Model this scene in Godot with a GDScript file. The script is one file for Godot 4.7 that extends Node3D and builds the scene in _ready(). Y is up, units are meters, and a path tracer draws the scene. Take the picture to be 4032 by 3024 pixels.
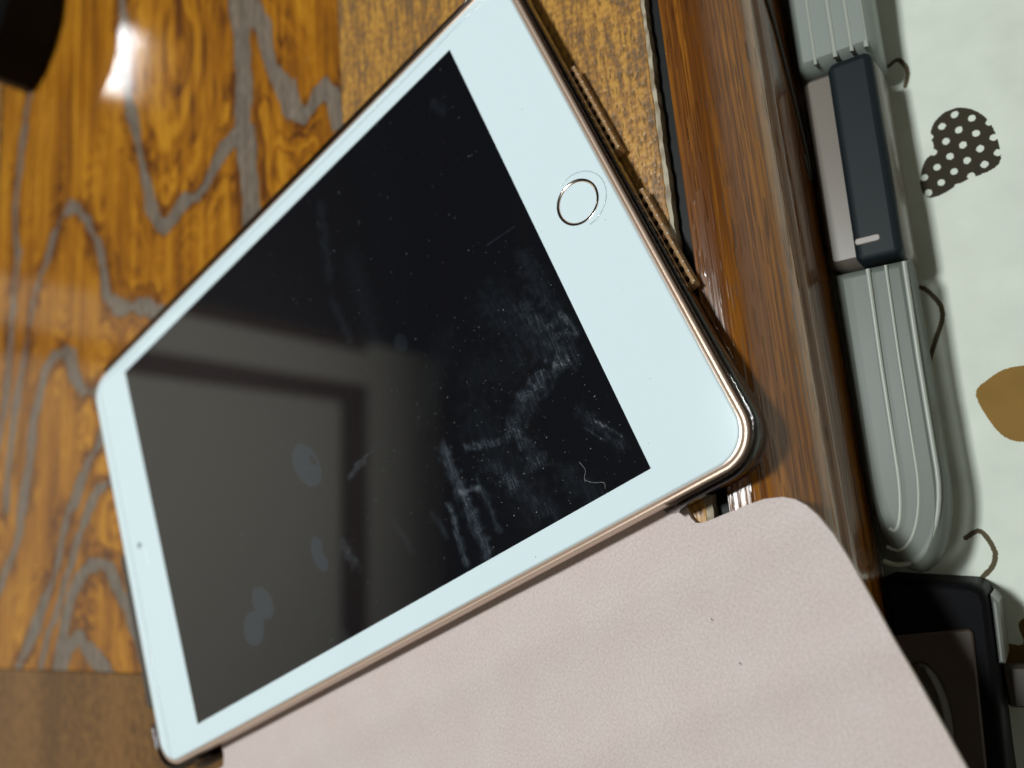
extends Node3D
# A tablet in a clear case on a lacquered wooden table. World: y up, table top at y = 0,
# z along the near table edge, x across it (off the table towards +x). Shapes are given in millimetres.

const MM := 0.001
const GLASS := 8.2                       # height of the tablet's glass over the table, mm
var turn := deg_to_rad(20.177)           # the tablet's long axis against the table edge


func _ready() -> void:
	set_view()
	set_lights()
	build_room()
	build_table()
	build_quilt()
	build_pen()
	build_dark_case()
	build_black_box()
	build_tablet()
	build_case()
	build_dust()


func set_view() -> void:
	var lens := CameraAttributesPhysical.new()
	lens.frustum_focal_length = 24.36    # 52.4 degrees of height
	lens.frustum_near = 0.01
	lens.frustum_far = 30.0
	lens.frustum_focus_distance = 0.163
	lens.exposure_aperture = 7.4
	var cam := Camera3D.new()
	cam.name = "camera"
	cam.attributes = lens
	add_child(cam)
	cam.position = Vector3(159.95, 150.98, 41.07) * MM
	cam.basis = Basis(Vector3(0.818286, -0.568501, 0.084940), Vector3(0.183794, 0.118758, -0.975764), Vector3(0.544636, 0.814066, 0.201660))
	cam.current = true
	var e := Environment.new()
	e.background_mode = Environment.BG_COLOR
	e.background_color = Color(0.125, 0.12, 0.105).linear_to_srgb()
	e.tonemap_mode = Environment.TONE_MAPPER_LINEAR
	e.tonemap_exposure = 1.0
	e.sdfgi_enabled = true
	e.ssao_enabled = true
	e.ssil_enabled = true
	var w := WorldEnvironment.new()
	w.name = "environment"
	w.environment = e
	add_child(w)


func set_lights() -> void:
	# ceiling lamp: a glowing disc and an area light just under it
	var t := thing("ceiling_lamp", "round white ceiling lamp glowing over the table", "lamp", Vector3(-0.30, 1.81, -0.22))
	var glow := StandardMaterial3D.new()
	glow.albedo_color = Color(0.9, 0.9, 0.9)
	glow.emission_enabled = true
	glow.emission = Color(1.0, 0.98, 0.94)
	glow.emission_energy_multiplier = 2.0
	var disc := ring_poly(112.0, 48)
	obj("shade", slab(disc, [[3.0, 4.0], [0.0, 8.0], [0.0, 44.0], [12.0, 52.0]]), glow, t)
	obj("stem", slab(ring_poly(15.0, 20), [[0.0, 52.5], [0.0, 100.0]]), mat(Color(0.7, 0.7, 0.68), 0.4), t)
	var l := AreaLight3D.new()
	l.name = "lamp_light"
	l.area_size = Vector2(0.2, 0.2)
	l.light_energy = 3.25
	l.light_color = Color(0.98, 1.0, 0.995)
	l.area_range = 6.0
	l.area_attenuation = 2.0
	l.shadow_enabled = true
	t.add_child(l, true)
	l.rotation.x = -PI / 2.0
	l.position.y = 0.002
	# a tube lamp in the dim corner of the room, mirrored in the table's lacquer
	var b := thing("tube_lamp", "slim white tube lamp lit in the dark corner", "lamp", Vector3(-1.48, 0.765, -1.34))
	var tube_glow := glow.duplicate()
	tube_glow.emission_energy_multiplier = 45.0
	obj("tube", tube([Vector3(0, -58, 285), Vector3(0, 58, -285)], 8.0, 16, true), tube_glow, b)
	var s := AreaLight3D.new()
	s.name = "tube_light"
	s.area_size = Vector2(0.57, 0.016)
	s.light_energy = 0.13
	s.area_range = 6.0
	s.area_attenuation = 2.0
	s.shadow_enabled = true
	b.add_child(s, true)
	s.rotation = Vector3(0, -PI / 2.0, -0.2)
	s.position.x = 0.018


# ---------------------------------------------------------------- naming

func thing(called: String, label: String, category: String, at := Vector3.ZERO, yaw := 0.0) -> Node3D:
	var o := Node3D.new()
	o.name = called
	add_child(o, true)
	o.position = at
	o.rotation.y = yaw
	tag(o, label, category)
	return o


func tag(o: Node, label: String, category: String, group := "") -> void:
	o.set_meta("label", label)
	o.set_meta("category", category)
	if group:
		o.set_meta("group", group)


func obj(called: String, mesh: Mesh, m: Material, parent: Node = self) -> MeshInstance3D:
	var o := MeshInstance3D.new()
	o.name = called
	o.mesh = mesh
	o.material_override = m
	parent.add_child(o, true)
	return o


# ---------------------------------------------------------------- shapes (millimetres in, metres out)

func ring_poly(r: float, n: int, at := Vector2.ZERO) -> PackedVector2Array:
	var p := PackedVector2Array()
	for k in n:
		p.append(at + Vector2.from_angle(TAU * k / n) * r)
	return p


func round_rect(x0: float, z0: float, x1: float, z1: float, r: float, n := 8) -> PackedVector2Array:
	var p := PackedVector2Array()
	var c := [Vector2(x1 - r, z1 - r), Vector2(x0 + r, z1 - r), Vector2(x0 + r, z0 + r), Vector2(x1 - r, z0 + r)]
	for q in 4:
		for k in n + 1:
			p.append(c[q] + Vector2.from_angle(PI / 2.0 * (q + float(k) / n)) * r)
	return p


func inset_poly(p: PackedVector2Array, d: float) -> PackedVector2Array:
	var out := PackedVector2Array()
	var n := p.size()
	for k in n:
		var a := (p[k] - p[(k + n - 1) % n]).normalized()
		var b := (p[(k + 1) % n] - p[k]).normalized()
		var na := Vector2(-a.y, a.x)
		var nb := Vector2(-b.y, b.x)
		var m := (na + nb).normalized()
		out.append(p[k] + m * d / maxf(m.dot(na), 0.35))
	return out


# a plate: the outline poly (x, z, turning from x to z) swept through [inset, height] pairs, closed below and above
func slab(poly: PackedVector2Array, prof: Array, uv_box := Rect2(0, 0, 100, 100), smooth := true, capped := true) -> ArrayMesh:
	var st := SurfaceTool.new()
	st.begin(Mesh.PRIMITIVE_TRIANGLES)
	var rings: Array = []
	for q in prof:
		rings.append(inset_poly(poly, q[0]))
	var n := poly.size()
	for k in prof.size() - 1:
		st.set_smooth_group(1 if smooth else -1)
		for i in n:
			var j := (i + 1) % n
			var a := v3(rings[k][i], prof[k][1])
			var b := v3(rings[k][j], prof[k][1])
			var c := v3(rings[k + 1][j], prof[k + 1][1])
			var d := v3(rings[k + 1][i], prof[k + 1][1])
			quad(st, a, b, c, d, uv_box)
	if capped:
		for side in 2:
			st.set_smooth_group(2 + side)
			var r: PackedVector2Array = rings[0] if side == 0 else rings[prof.size() - 1]
			var h: float = prof[0][1] if side == 0 else prof[prof.size() - 1][1]
			var tri := Geometry2D.triangulate_polygon(r)
			for k in range(0, tri.size(), 3):
				var a := r[tri[k]]
				var b := r[tri[k + 1]]
				var c := r[tri[k + 2]]
				var up: bool = (b - a).cross(c - a) > 0.0     # clockwise seen from above
				if up != (side == 1):
					var s := b
					b = c
					c = s
				for q in [a, b, c]:
					put(st, v3(q, h), uv_box)
	return done(st)


func v3(p: Vector2, h: float) -> Vector3:
	return Vector3(p.x, h, p.y)


func put(st: SurfaceTool, v: Vector3, uv_box: Rect2) -> void:
	st.set_uv((Vector2(v.x, v.z) - uv_box.position) / uv_box.size)
	st.add_vertex(v * MM)


func quad(st: SurfaceTool, a: Vector3, b: Vector3, c: Vector3, d: Vector3, uv_box: Rect2) -> void:
	for v in [a, b, c, a, c, d]:
		put(st, v, uv_box)


func done(st: SurfaceTool, tangents := true) -> ArrayMesh:
	st.generate_normals()
	if tangents:
		st.generate_tangents()
	return st.commit()


# rings of equal length joined into a surface; ends closed when capped
func loft(rings: Array, uv_box := Rect2(0, 0, 100, 100), loop := true, capped := true, smooth := true, along_uv := Vector2.ZERO) -> ArrayMesh:
	var st := SurfaceTool.new()
	st.begin(Mesh.PRIMITIVE_TRIANGLES)
	st.set_smooth_group(1 if smooth else -1)
	var n: int = rings[0].size()
	var vol := 0.0
	var quads: Array = []
	for k in rings.size() - 1:
		for i in (n if loop else n - 1):
			var j := (i + 1) % n
			quads.append([rings[k][i], rings[k][j], rings[k + 1][j], rings[k + 1][i]])
	var mid := Vector3.ZERO
	for r in rings:
		for v in r:
			mid += v / float(n * rings.size())
	for q in quads:
		vol += (q[0] - mid).dot((q[1] - mid).cross(q[2] - mid)) + (q[0] - mid).dot((q[2] - mid).cross(q[3] - mid))
	var flip := vol > 0.0 and loop
	for q in quads:
		if flip:
			quad(st, q[3], q[2], q[1], q[0], uv_box)
		else:
			quad(st, q[0], q[1], q[2], q[3], uv_box)
	if capped:
		for e in 2:
			st.set_smooth_group(2 + e)
			var r: Array = rings[0] if e == 0 else rings[rings.size() - 1]
			var c := Vector3.ZERO
			for v in r:
				c += v / float(n)
			for i in n:
				var a: Vector3 = r[i]
				var b: Vector3 = r[(i + 1) % n]
				for v in ([c, a, b] if (e == 1) != flip else [c, b, a]):
					put(st, v, uv_box)
	return done(st)


func tube(path: Array, r: float, n := 8, capped := true, uv_box := Rect2(0, 0, 100, 100), flat := 1.0) -> ArrayMesh:
	var rings: Array = []
	for k in path.size():
		var t: Vector3 = (path[mini(k + 1, path.size() - 1)] - path[maxi(k - 1, 0)]).normalized()
		var u := t.cross(Vector3.UP).normalized()
		var v := u.cross(t)
		var ring: Array = []
		for i in n:
			var g := TAU * i / n
			ring.append(path[k] + u * cos(g) * r + v * sin(g) * r * flat)
		rings.append(ring)
	return loft(rings, uv_box, true, capped)


# a section of (across, up) points swept along a plan path of [point, outward normal]
func sweep(path: Array, section: Array, uv_box := Rect2(0, 0, 100, 100)) -> ArrayMesh:
	var rings: Array = []
	for p in path:
		var ring: Array = []
		for s in section:
			ring.append(v3(p[0] + p[1] * s.x, s.y))
		rings.append(ring)
	return loft(rings, uv_box)


func spline(points: Array, per := 6, closed := false) -> Array:
	var out: Array = []
	var n := points.size()
	for k in (n if closed else n - 1):
		var a = points[(k + n - 1) % n] if closed or k > 0 else points[0]
		var b = points[k]
		var c = points[(k + 1) % n]
		var d = points[(k + 2) % n] if closed or k + 2 < n else points[n - 1]
		for i in per:
			out.append(b.cubic_interpolate(c, a, d, float(i) / per))
	if not closed:
		out.append(points[n - 1])
	return out


# a box with eased edges, corners given in millimetres
func block(lo: Vector3, hi: Vector3, ease := 1.0, uv_box := Rect2(0, 0, 100, 100)) -> ArrayMesh:
	var p := PackedVector2Array([Vector2(hi.x, hi.z), Vector2(lo.x, hi.z), Vector2(lo.x, lo.z), Vector2(hi.x, lo.z)])
	return slab(p, [[0.0, lo.y], [0.0, hi.y - ease], [ease * 0.35, hi.y - ease * 0.3], [ease, hi.y]], uv_box, false)


# ---------------------------------------------------------------- materials

func mat(c: Color, rough := 0.5, metal := 0.0, spec := 0.5) -> StandardMaterial3D:
	var m := StandardMaterial3D.new()       # c is a linear, real-world colour
	m.albedo_color = c.linear_to_srgb()
	m.roughness = rough
	m.metallic = metal
	m.metallic_specular = spec
	return m


func noise_map(seed_: int, freq: float, w: int, h: int, octaves := 3, stretch := Vector2.ONE) -> PackedByteArray:
	var n := FastNoiseLite.new()
	n.seed = seed_
	n.frequency = freq
	n.fractal_octaves = octaves
	n.noise_type = FastNoiseLite.TYPE_SIMPLEX_SMOOTH
	var im := n.get_image(maxi(4, int(w / stretch.x)), maxi(4, int(h / stretch.y)), false, false, true)
	if stretch != Vector2.ONE:
		im.resize(w, h, Image.INTERPOLATE_CUBIC)
	im.convert(Image.FORMAT_L8)
	return im.get_data()


func texture_of(data: PackedByteArray, w: int, h: int, grey := false) -> ImageTexture:
	return ImageTexture.create_from_image(Image.create_from_data(w, h, false, Image.FORMAT_L8 if grey else Image.FORMAT_RGB8, data))


func srgb8(x: float) -> int:
	x = clampf(x, 0.0, 1.0)
	return int(255.0 * (12.92 * x if x < 0.0031308 else 1.055 * pow(x, 0.41666) - 0.055) + 0.5)


var gamma_table := PackedByteArray()

func to8(x: float) -> int:                    # linear to sRGB byte through a table
	if gamma_table.is_empty():
		gamma_table.resize(4097)
		for k in 4097:
			gamma_table[k] = srgb8(k / 4096.0)
	return gamma_table[clampi(int(x * 4096.0), 0, 4096)]


func wood_material(colors: PackedByteArray, bumps: PackedByteArray, w: int, h: int, rough: float, depth: float) -> StandardMaterial3D:
	var m := StandardMaterial3D.new()
	m.albedo_texture = texture_of(colors, w, h)
	m.roughness = rough
	m.metallic_specular = 0.45
	m.texture_repeat = false
	var im := Image.create_from_data(w, h, false, Image.FORMAT_L8, bumps)
	im.bump_map_to_normal_map(depth)
	m.normal_enabled = true
	m.normal_texture = ImageTexture.create_from_image(im)
	return m


# straight-grained wood, fibres along z: three tones, long fibres, dark pores
func straight_wood(w: int, h: int, seed_: int, light: Color, mid: Color, dark: Color, pore: float, stretch: float, rough: float, depth: float, weave := 0.0) -> StandardMaterial3D:
	var broad := noise_map(seed_, 0.012, w, h, 3, Vector2(1, 10))
	var fibre := noise_map(seed_ + 1, 0.16, w, h, 3, Vector2(1, stretch))
	var fine := noise_map(seed_ + 2, 0.4, w, h, 2, Vector2(1, stretch * 0.5))
	var cross := noise_map(seed_ + 3, 0.22, w, h, 2, Vector2(2.2, 1))
	var out := PackedByteArray()
	out.resize(w * h * 3)
	var bump := PackedByteArray()
	bump.resize(w * h)
	for k in w * h:
		var f := fibre[k] / 255.0
		var b := broad[k] / 255.0
		var g := fine[k] / 255.0
		var x := cross[k] / 255.0
		var t := clampf(0.5 + (f - 0.5) * 1.5 + (b - 0.5) * 1.3 + weave * (x - 0.5) * 1.6, 0.0, 1.0)
		var c := dark.lerp(mid, minf(t * 2.0, 1.0)).lerp(light, maxf(t * 2.0 - 1.0, 0.0))
		var hole := smoothstep(0.62, 0.74, g + weave * 0.25 * (x - 0.5)) * pore
		c = c.lerp(dark * 0.55, hole)
		out[k * 3] = to8(c.r)
		out[k * 3 + 1] = to8(c.g)
		out[k * 3 + 2] = to8(c.b)
		bump[k] = clampi(int(150.0 + 70.0 * (f - 0.5) - 80.0 * hole + weave * 60.0 * (x - 0.5)), 0, 255)
	return wood_material(out, bump, w, h, rough, depth)


func veins() -> Array:                        # the grey grain lines of the figured panel: [width, x, z, x, z, ...] on the table, mm
	return [
		[8.8, -45, -230, -43, -175, -43, -153, -40, -144, -40, -136, -41, -125, -41, -116, -41, -108, -40, -100, -39, -92, -38, -82, -37, -70, -36, -59, -33, -30],
		[6.2, -39, -170, -37, -152, -34, -145, -29, -134, -27, -126, -23, -115, -18, -107, -15, -99, -11, -95, -6, -99, -1, -101, 3, -97, 5, -88],
		[5.0, -119, -225, -117, -191, -116, -176, -115, -162, -113, -151, -110, -139, -106, -128, -103, -118, -99, -107, -96, -95, -91, -87],
		[5.6, -91, -87, -86, -83, -81, -85, -76, -88, -67, -88, -61, -90, -57, -95, -52, -100, -46, -102, -41, -103],
		[4.6, -190, -215, -194, -185, -198, -176, -200, -165, -203, -147, -205, -128, -201, -105],
		[5.0, -200, -105, -203, -87, -204, -70, -205, -49, -208, -32, -213, -16],
		[5.2, -172, -97, -168, -103, -162, -111, -156, -113, -148, -110, -140, -101, -134, -92, -130, -84],
		[5.8, -130, -84, -126, -74, -123, -64, -116, -59, -104, -57, -95, -55, -88, -50, -70, -46],
		[4.0, -172, -96, -178, -90, -183, -81, -187, -67, -191, -53, -195, -37, -198, -21, -200, -8, -201, 8],
		[5.6, -184, 9, -182, -6, -181, -15, -180, -28, -175, -38, -171, -45, -165, -50, -157, -51, -151, -47, -147, -39, -141, -32, -133, -30, -118, -28],
		[4.6, -115, -22, -127, -10, -135, -4, -140, 2, -145, 11],
		[5.6, -149, 13, -152, 21, -155, 30, -159, 39, -166, 47, -171, 56, -179, 64, -184, 71, -188, 78],
		[3.4, -110, 0, -121, 6, -129, 8, -134, 14, -138, 20, -143, 27, -148, 35, -152, 43, -157, 52, -162, 60, -166, 69, -168, 78],
		[5.4, -158, 79, -153, 65, -148, 53, -145, 45, -139, 39, -133, 35, -125, 34, -119, 36, -114, 42, -109, 48, -103, 56, -95, 70],
		[5.6, -154, 72, -150, 68, -146, 63, -140, 59, -137, 60, -132, 64, -125, 68, -118, 73],
		[4.8, -184, -5, -186, 7, -187, 17, -192, 26, -197, 32, -202, 38, -210, 46],
	]


# the figured panel: grey filled grain lines, bands that run along them, fibres along z
func figured_wood(box: Rect2, w: int, h: int) -> StandardMaterial3D:
	var cell := 2.0
	var gw := int(box.size.x / cell) + 2
	var gh := int(box.size.y / cell) + 2
	var seg: Array[PackedFloat32Array] = []
	for v in veins():
		for k in range(1, v.size() - 3, 2):
			seg.append(PackedFloat32Array([v[k], v[k + 1], v[k + 2], v[k + 3], v[0] * 0.5]))
	var near := PackedFloat32Array()
	near.resize(gw * gh)
	for j in gh:
		for i in gw:
			var x := box.position.x + i * cell
			var z := box.position.y + j * cell
			var best := 60.0
			for s in seg:
				var dx := s[2] - s[0]
				var dz := s[3] - s[1]
				var t := clampf(((x - s[0]) * dx + (z - s[1]) * dz) / (dx * dx + dz * dz), 0.0, 1.0)
				var ex := s[0] + dx * t - x
				var ez := s[1] + dz * t - z
				best = minf(best, sqrt(ex * ex + ez * ez) - s[4])
			near[j * gw + i] = best
	var field := Image.create_from_data(gw, gh, false, Image.FORMAT_RF, near.to_byte_array())
	field.resize(int(gw * cell * w / box.size.x), int(gh * cell * h / box.size.y), Image.INTERPOLATE_CUBIC)
	var fw := field.get_width()
	var d := field.get_data().to_float32_array()
	var broad := noise_map(11, 0.007, w, h, 3, Vector2(1, 3))
	var warp := noise_map(12, 0.016, w, h, 3, Vector2(1, 2.2))
	var fibre := noise_map(13, 0.09, w, h, 3, Vector2(1, 16))
	var fine := noise_map(14, 0.42, w, h, 2, Vector2(1, 9))
	var straight := noise_map(15, 0.035, w, h, 3, Vector2(1, 22))
	var gold := Color(0.46, 0.205, 0.018)
	var amber := Color(0.30, 0.112, 0.010)
	var brown := Color(0.105, 0.036, 0.010)
	var grey := Color(0.185, 0.155, 0.125)
	var out := PackedByteArray()
	out.resize(w * h * 3)
	var bump := PackedByteArray()
	bump.resize(w * h)
	for j in h:
		for i in w:
			var k := j * w + i
			var f := fibre[k] / 255.0 - 0.5
			var g := fine[k] / 255.0 - 0.5
			var n := warp[k] / 255.0 - 0.5
			var b := broad[k] / 255.0 - 0.5
			var u := straight[k] / 255.0 - 0.5
			var dist: float = d[j * fw + i] + n * 5.0 + f * 1.6 + g * 0.8
			var out_of := maxf(dist, 0.0)
			var near_vein := exp(-out_of / 18.0)
			var rings := 0.8 * sin(dist * 0.9 + n * 7.0 + b * 6.0 + f * 0.8) + 0.45 * sin(dist * 2.2 + n * 11.0)
			var oval := Vector2((box.position.x + box.size.x * i / w + 80.0) / 25.0, (box.position.y + box.size.y * j / h + 148.0) / 58.0).length() + n * 0.3
			var swirl := (0.75 * sin(oval * 15.0 + f * 0.9) + 0.4 * sin(oval * 34.0 + b * 9.0)) * smoothstep(1.15, 0.75, oval)
			var halo := exp(-out_of / 2.6) * clampf(0.65 + 3.0 * n + 2.0 * b, 0.0, 1.0)
			var t := clampf(0.55 + 0.42 * rings * near_vein * clampf(0.6 + 2.2 * n + 1.2 * b, 0.1, 1.2) + 0.34 * swirl + (1.0 - 0.55 * near_vein) * u * 1.05 + b * 0.55 + f * 0.35 + g * 0.3 - 0.9 * halo, 0.0, 1.0)
			var c := brown.lerp(amber, minf(t * 2.0, 1.0)).lerp(gold, maxf(t * 2.0 - 1.0, 0.0))
			var vein := smoothstep(0.45, -0.45, dist)
			var v := grey * (0.85 + 0.9 * g + 0.5 * f)
			c = c.lerp(v, vein * 0.94)
			out[k * 3] = to8(c.r)
			out[k * 3 + 1] = to8(c.g)
			out[k * 3 + 2] = to8(c.b)
			bump[k] = clampi(int(140.0 + 60.0 * f + 50.0 * g - 16.0 * vein), 0, 255)
	return wood_material(out, bump, w, h, 0.08, 0.12)


# ---------------------------------------------------------------- the room that the screen and the lacquer mirror

func build_room() -> void:
	var wall_turn := deg_to_rad(-3.6)
	var plaster := mat(Color(0.70, 0.655, 0.57), 0.9)
	var timber := mat(Color(0.11, 0.05, 0.024), 0.55)
	var dark_timber := mat(Color(0.028, 0.018, 0.012), 0.6)
	var at := Vector3(-1.52, 0, 0)
	var wall := Node3D.new()
	wall.name = "room_wall"
	wall.set_meta("kind", "structure")
	add_child(wall)
	wall.position = at
	wall.rotation.y = wall_turn
	obj("plaster_panel", block(Vector3(-60, -360, -410), Vector3(0, 1442, 1800), 1.0), plaster, wall)
	obj("plaster_panel", block(Vector3(-60, -360, -571), Vector3(0, 1531, -466), 1.0), plaster, wall)
	obj("plaster_panel", block(Vector3(-60, 1531, -604), Vector3(0, 1912, 1800), 1.0), plaster, wall)
	obj("post", block(Vector3(-50, -360, -466), Vector3(14, 1531, -410), 2.0), timber, wall)
	obj("post", block(Vector3(-50, -360, -604), Vector3(14, 1531, -571), 2.0), timber, wall)
	obj("lintel", block(Vector3(-50, 1442, -410), Vector3(14, 1531, 1800), 2.0), timber, wall)
	obj("dark_panel", block(Vector3(-80, -360, -2400), Vector3(-20, 1912, -604.5), 1.0), dark_timber, wall)
	var near_wall := Node3D.new()
	near_wall.name = "plaster_wall"
	near_wall.set_meta("kind", "structure")
	add_child(near_wall)
	obj("plaster_panel", block(Vector3(1150, -360, -1600), Vector3(1210, 1912, 1600), 1.0), mat(Color(0.66, 0.62, 0.52), 0.9), near_wall)
	var ceiling := Node3D.new()
	ceiling.name = "ceiling"
	ceiling.set_meta("kind", "structure")
	add_child(ceiling)
	ceiling.position = at
	ceiling.rotation.y = wall_turn
	for k in 7:
		obj("ceiling_board", block(Vector3(-60 + k * 420.0, 1915, -2400), Vector3(357 + k * 420.0, 1935, 1800), 2.0), dark_timber, ceiling)
		obj("ceiling_batten", block(Vector3(340 + k * 420.0, 1885, -2400), Vector3(374 + k * 420.0, 1914.5, 1800), 2.0), timber, ceiling)
	obj("cornice", block(Vector3(0.5, 1880, -2400), Vector3(30, 1914, 1800), 2.0), timber, ceiling)


# ---------------------------------------------------------------- table

func build_table() -> void:
	var t := thing("table", "glossy brown wooden table with grey-veined panel, plank border and rounded edge", "table")
	var panel_box := Rect2(-240, -270, 250, 346)
	var panel_wood := figured_wood(panel_box, 900, 1246)
	obj("figured_panel", slab(PackedVector2Array([Vector2(6.45, 72.0), Vector2(-221.8, 72.0), Vector2(-221.8, -270), Vector2(6.45, -270)]), [[0.0, -14.0], [0.0, -0.25], [0.25, 0.0]], panel_box, false), panel_wood, t)
	var right_box := Rect2(0, -330, 110, 760)
	var right_wood := straight_wood(420, 1900, 31, Color(0.50, 0.26, 0.05), Color(0.33, 0.155, 0.033), Color(0.17, 0.10, 0.045), 0.7, 6.0, 0.36, 0.8, 0.7)
	# the border plank: its outer arris is chipped down to pale wood
	var rng := RandomNumberGenerator.new()
	rng.seed = 5
	var edge := PackedVector2Array()
	for k in 420:
		edge.append(Vector2(102.75 + 0.3 * rng.randf() + 0.35 * sin(k * 0.11) * sin(k * 0.037) + (0.45 if (k / 14) % 4 == 0 else 0.0) * rng.randf(), 420.0 - k * 1.785))
	var plank := PackedVector2Array([Vector2(6.6, 420.0)])
	plank.append_array(PackedVector2Array([Vector2(6.6, -330.0)]))
	for k in range(edge.size() - 1, -1, -1):
		plank.append(edge[k])
	obj("border_plank", slab(plank, [[0.0, -14.0], [0.0, -0.2], [0.2, 0.0]], right_box, false), right_wood, t)
	var chips := PackedVector2Array()
	for k in edge.size():
		chips.append(edge[k] + Vector2(0.05, 0))
	for k in range(edge.size() - 1, -1, -1):
		chips.append(Vector2(103.85 + 0.1 * sin(k * 0.7) + 0.12 * sin(k * 2.3), edge[k].y))
	chips.reverse()
	obj("chipped_arris", slab(chips, [[0.0, -6.0], [0.0, -0.32], [0.12, -0.2]], Rect2(90, -330, 40, 760), false), grainy(Color(0.42, 0.37, 0.27), Color(0.2, 0.15, 0.09), 0.6, 71, 40, 760), t)
	var low_box := Rect2(-240, 60, 260, 200)
	var low_wood := straight_wood(520, 400, 41, Color(0.2, 0.096, 0.026), Color(0.155, 0.072, 0.019), Color(0.11, 0.05, 0.015), 0.25, 2.0, 0.24, 0.5, 0.5)
	obj("border_plank", slab(PackedVector2Array([Vector2(6.4, 260), Vector2(-221.8, 260), Vector2(-221.8, 72.2), Vector2(6.4, 72.2)]), [[0.0, -14.0], [0.0, -0.25], [0.25, -0.02]], low_box, false), low_wood, t)
	var black := mat(Color(0.008, 0.009, 0.009), 0.5, 0.0, 0.3)
	obj("groove", block(Vector3(103.0, -16, -330), Vector3(108.0, -3.2, 420), 0.1), black, t)
	obj("groove", block(Vector3(-231.0, -16, -330), Vector3(-220.0, -3.2, 420), 0.1), black, t)
	obj("outer_molding", block(Vector3(-262.0, -38, -330), Vector3(-227.5, -0.2, 420), 2.0, right_box), right_wood, t)
	# rounded edge: a section in (x, y) run along z
	var prof: Array = [Vector2(107.2, -16), Vector2(107.2, -0.2), Vector2(107.22, -0.05), Vector2(107.27, -0.01), Vector2(107.34, 0.0), Vector2(107.6, 0.0), Vector2(110.5, -0.02), Vector2(112.2, -0.2), Vector2(114, -0.7), Vector2(117, -2.0), Vector2(119.6, -3.7), Vector2(121.8, -5.8), Vector2(123.4, -8.0), Vector2(124.35, -10.0), Vector2(124.6, -10.8), Vector2(124.4, -11.6), Vector2(124.2, -13.5), Vector2(123.9, -17.4), Vector2(122.0, -17.8)]
	var rings: Array = []
	for z in [-330.0, 420.0]:
		var ring: Array = []
		for p in prof:
			ring.append(Vector3(p.x, p.y, z))
		rings.append(ring)
	var st := SurfaceTool.new()
	st.begin(Mesh.PRIMITIVE_TRIANGLES)
	st.set_smooth_group(1)
	var run := 0.0
	for i in prof.size() - 1:
		var step: float = (prof[i + 1] - prof[i]).length()
		var u0 := run / 60.0
		var u1 := (run + step) / 60.0
		run += step
		var a := Vector3(prof[i].x, prof[i].y, -330) * MM
		var b := Vector3(prof[i + 1].x, prof[i + 1].y, -330) * MM
		var c := Vector3(prof[i + 1].x, prof[i + 1].y, 420) * MM
		var e := Vector3(prof[i].x, prof[i].y, 420) * MM
		for q in [[a, u0, 0.0], [c, u1, 1.0], [b, u1, 0.0], [a, u0, 0.0], [e, u0, 1.0], [c, u1, 1.0]]:
			st.set_uv(Vector2(q[1], q[2]))
			st.add_vertex(q[0])
	var edge_wood := straight_wood(300, 1900, 51, Color(0.33, 0.128, 0.012), Color(0.235, 0.083, 0.010), Color(0.13, 0.043, 0.008), 0.8, 30.0, 0.16, 0.9)
	edge_wood.clearcoat_enabled = true
	edge_wood.metallic_specular = 0.75
	edge_wood.clearcoat = 1.0
	edge_wood.clearcoat_roughness = 0.06
	obj("rounded_edge", done(st), edge_wood, t)
	var apron_wood: StandardMaterial3D = edge_wood.duplicate()
	apron_wood.texture_repeat = true
	apron_wood.metallic_specular = 1.0
	var apron: Array = []
	for z in [-330.0, 420.0]:
		apron.append([Vector3(122.0, -17.9, z), Vector3(124.1, -18.0, z), Vector3(124.6, -18.8, z), Vector3(125.2, -21.5, z), Vector3(126.0, -27.0, z), Vector3(126.55, -32.0, z), Vector3(126.5, -35.0, z), Vector3(125.8, -36.2, z), Vector3(122.0, -36.3, z)])
	var strip := loft(apron, Rect2(121, -330, 14, 750))
	obj("apron", strip, apron_wood, t)
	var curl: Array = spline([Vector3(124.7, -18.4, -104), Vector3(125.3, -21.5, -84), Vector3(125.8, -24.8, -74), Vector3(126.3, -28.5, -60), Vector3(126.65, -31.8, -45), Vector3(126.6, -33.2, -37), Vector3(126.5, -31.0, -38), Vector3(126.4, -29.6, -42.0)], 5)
	obj("painted_curl_reflection", tube(curl, 0.55, 6, true, Rect2(0, 0, 100, 100), 1.5), mat(Color(0.02, 0.017, 0.014), 0.3), t)  # dark curl modelled on the apron in place of a hook-shaped reflection
	obj("inner_frame", block(Vector3(108, -39.0, -330), Vector3(121.5, -36.4, 420), 0.2, right_box), right_wood, t)
	obj("gap_fillet", slab(PackedVector2Array([Vector2(127.3, -24), Vector2(124, -10), Vector2(110, -10), Vector2(110, -330), Vector2(127.3, -330)]), [[0.0, -39.0], [0.0, -36.3], [0.2, -36.1]], Rect2(100, -330, 30, 750), false), apron_wood, t)
	var lip_wood := straight_wood(60, 1200, 61, Color(0.2, 0.15, 0.1), Color(0.12, 0.08, 0.05), Color(0.06, 0.04, 0.025), 0.5, 20.0, 0.2, 0.6)
	lip_wood.clearcoat_enabled = true
	lip_wood.clearcoat = 1.0
	lip_wood.clearcoat_roughness = 0.1
	obj("lip", slab(PackedVector2Array([Vector2(125.7, 420), Vector2(100, 420), Vector2(100, -330), Vector2(125.7, -330)]), [[0.8, -42.0], [0.0, -41.2], [0.0, -40.2], [0.4, -39.5], [1.0, -39.2]], Rect2(100, -330, 30, 750)), lip_wood, t)


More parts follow.
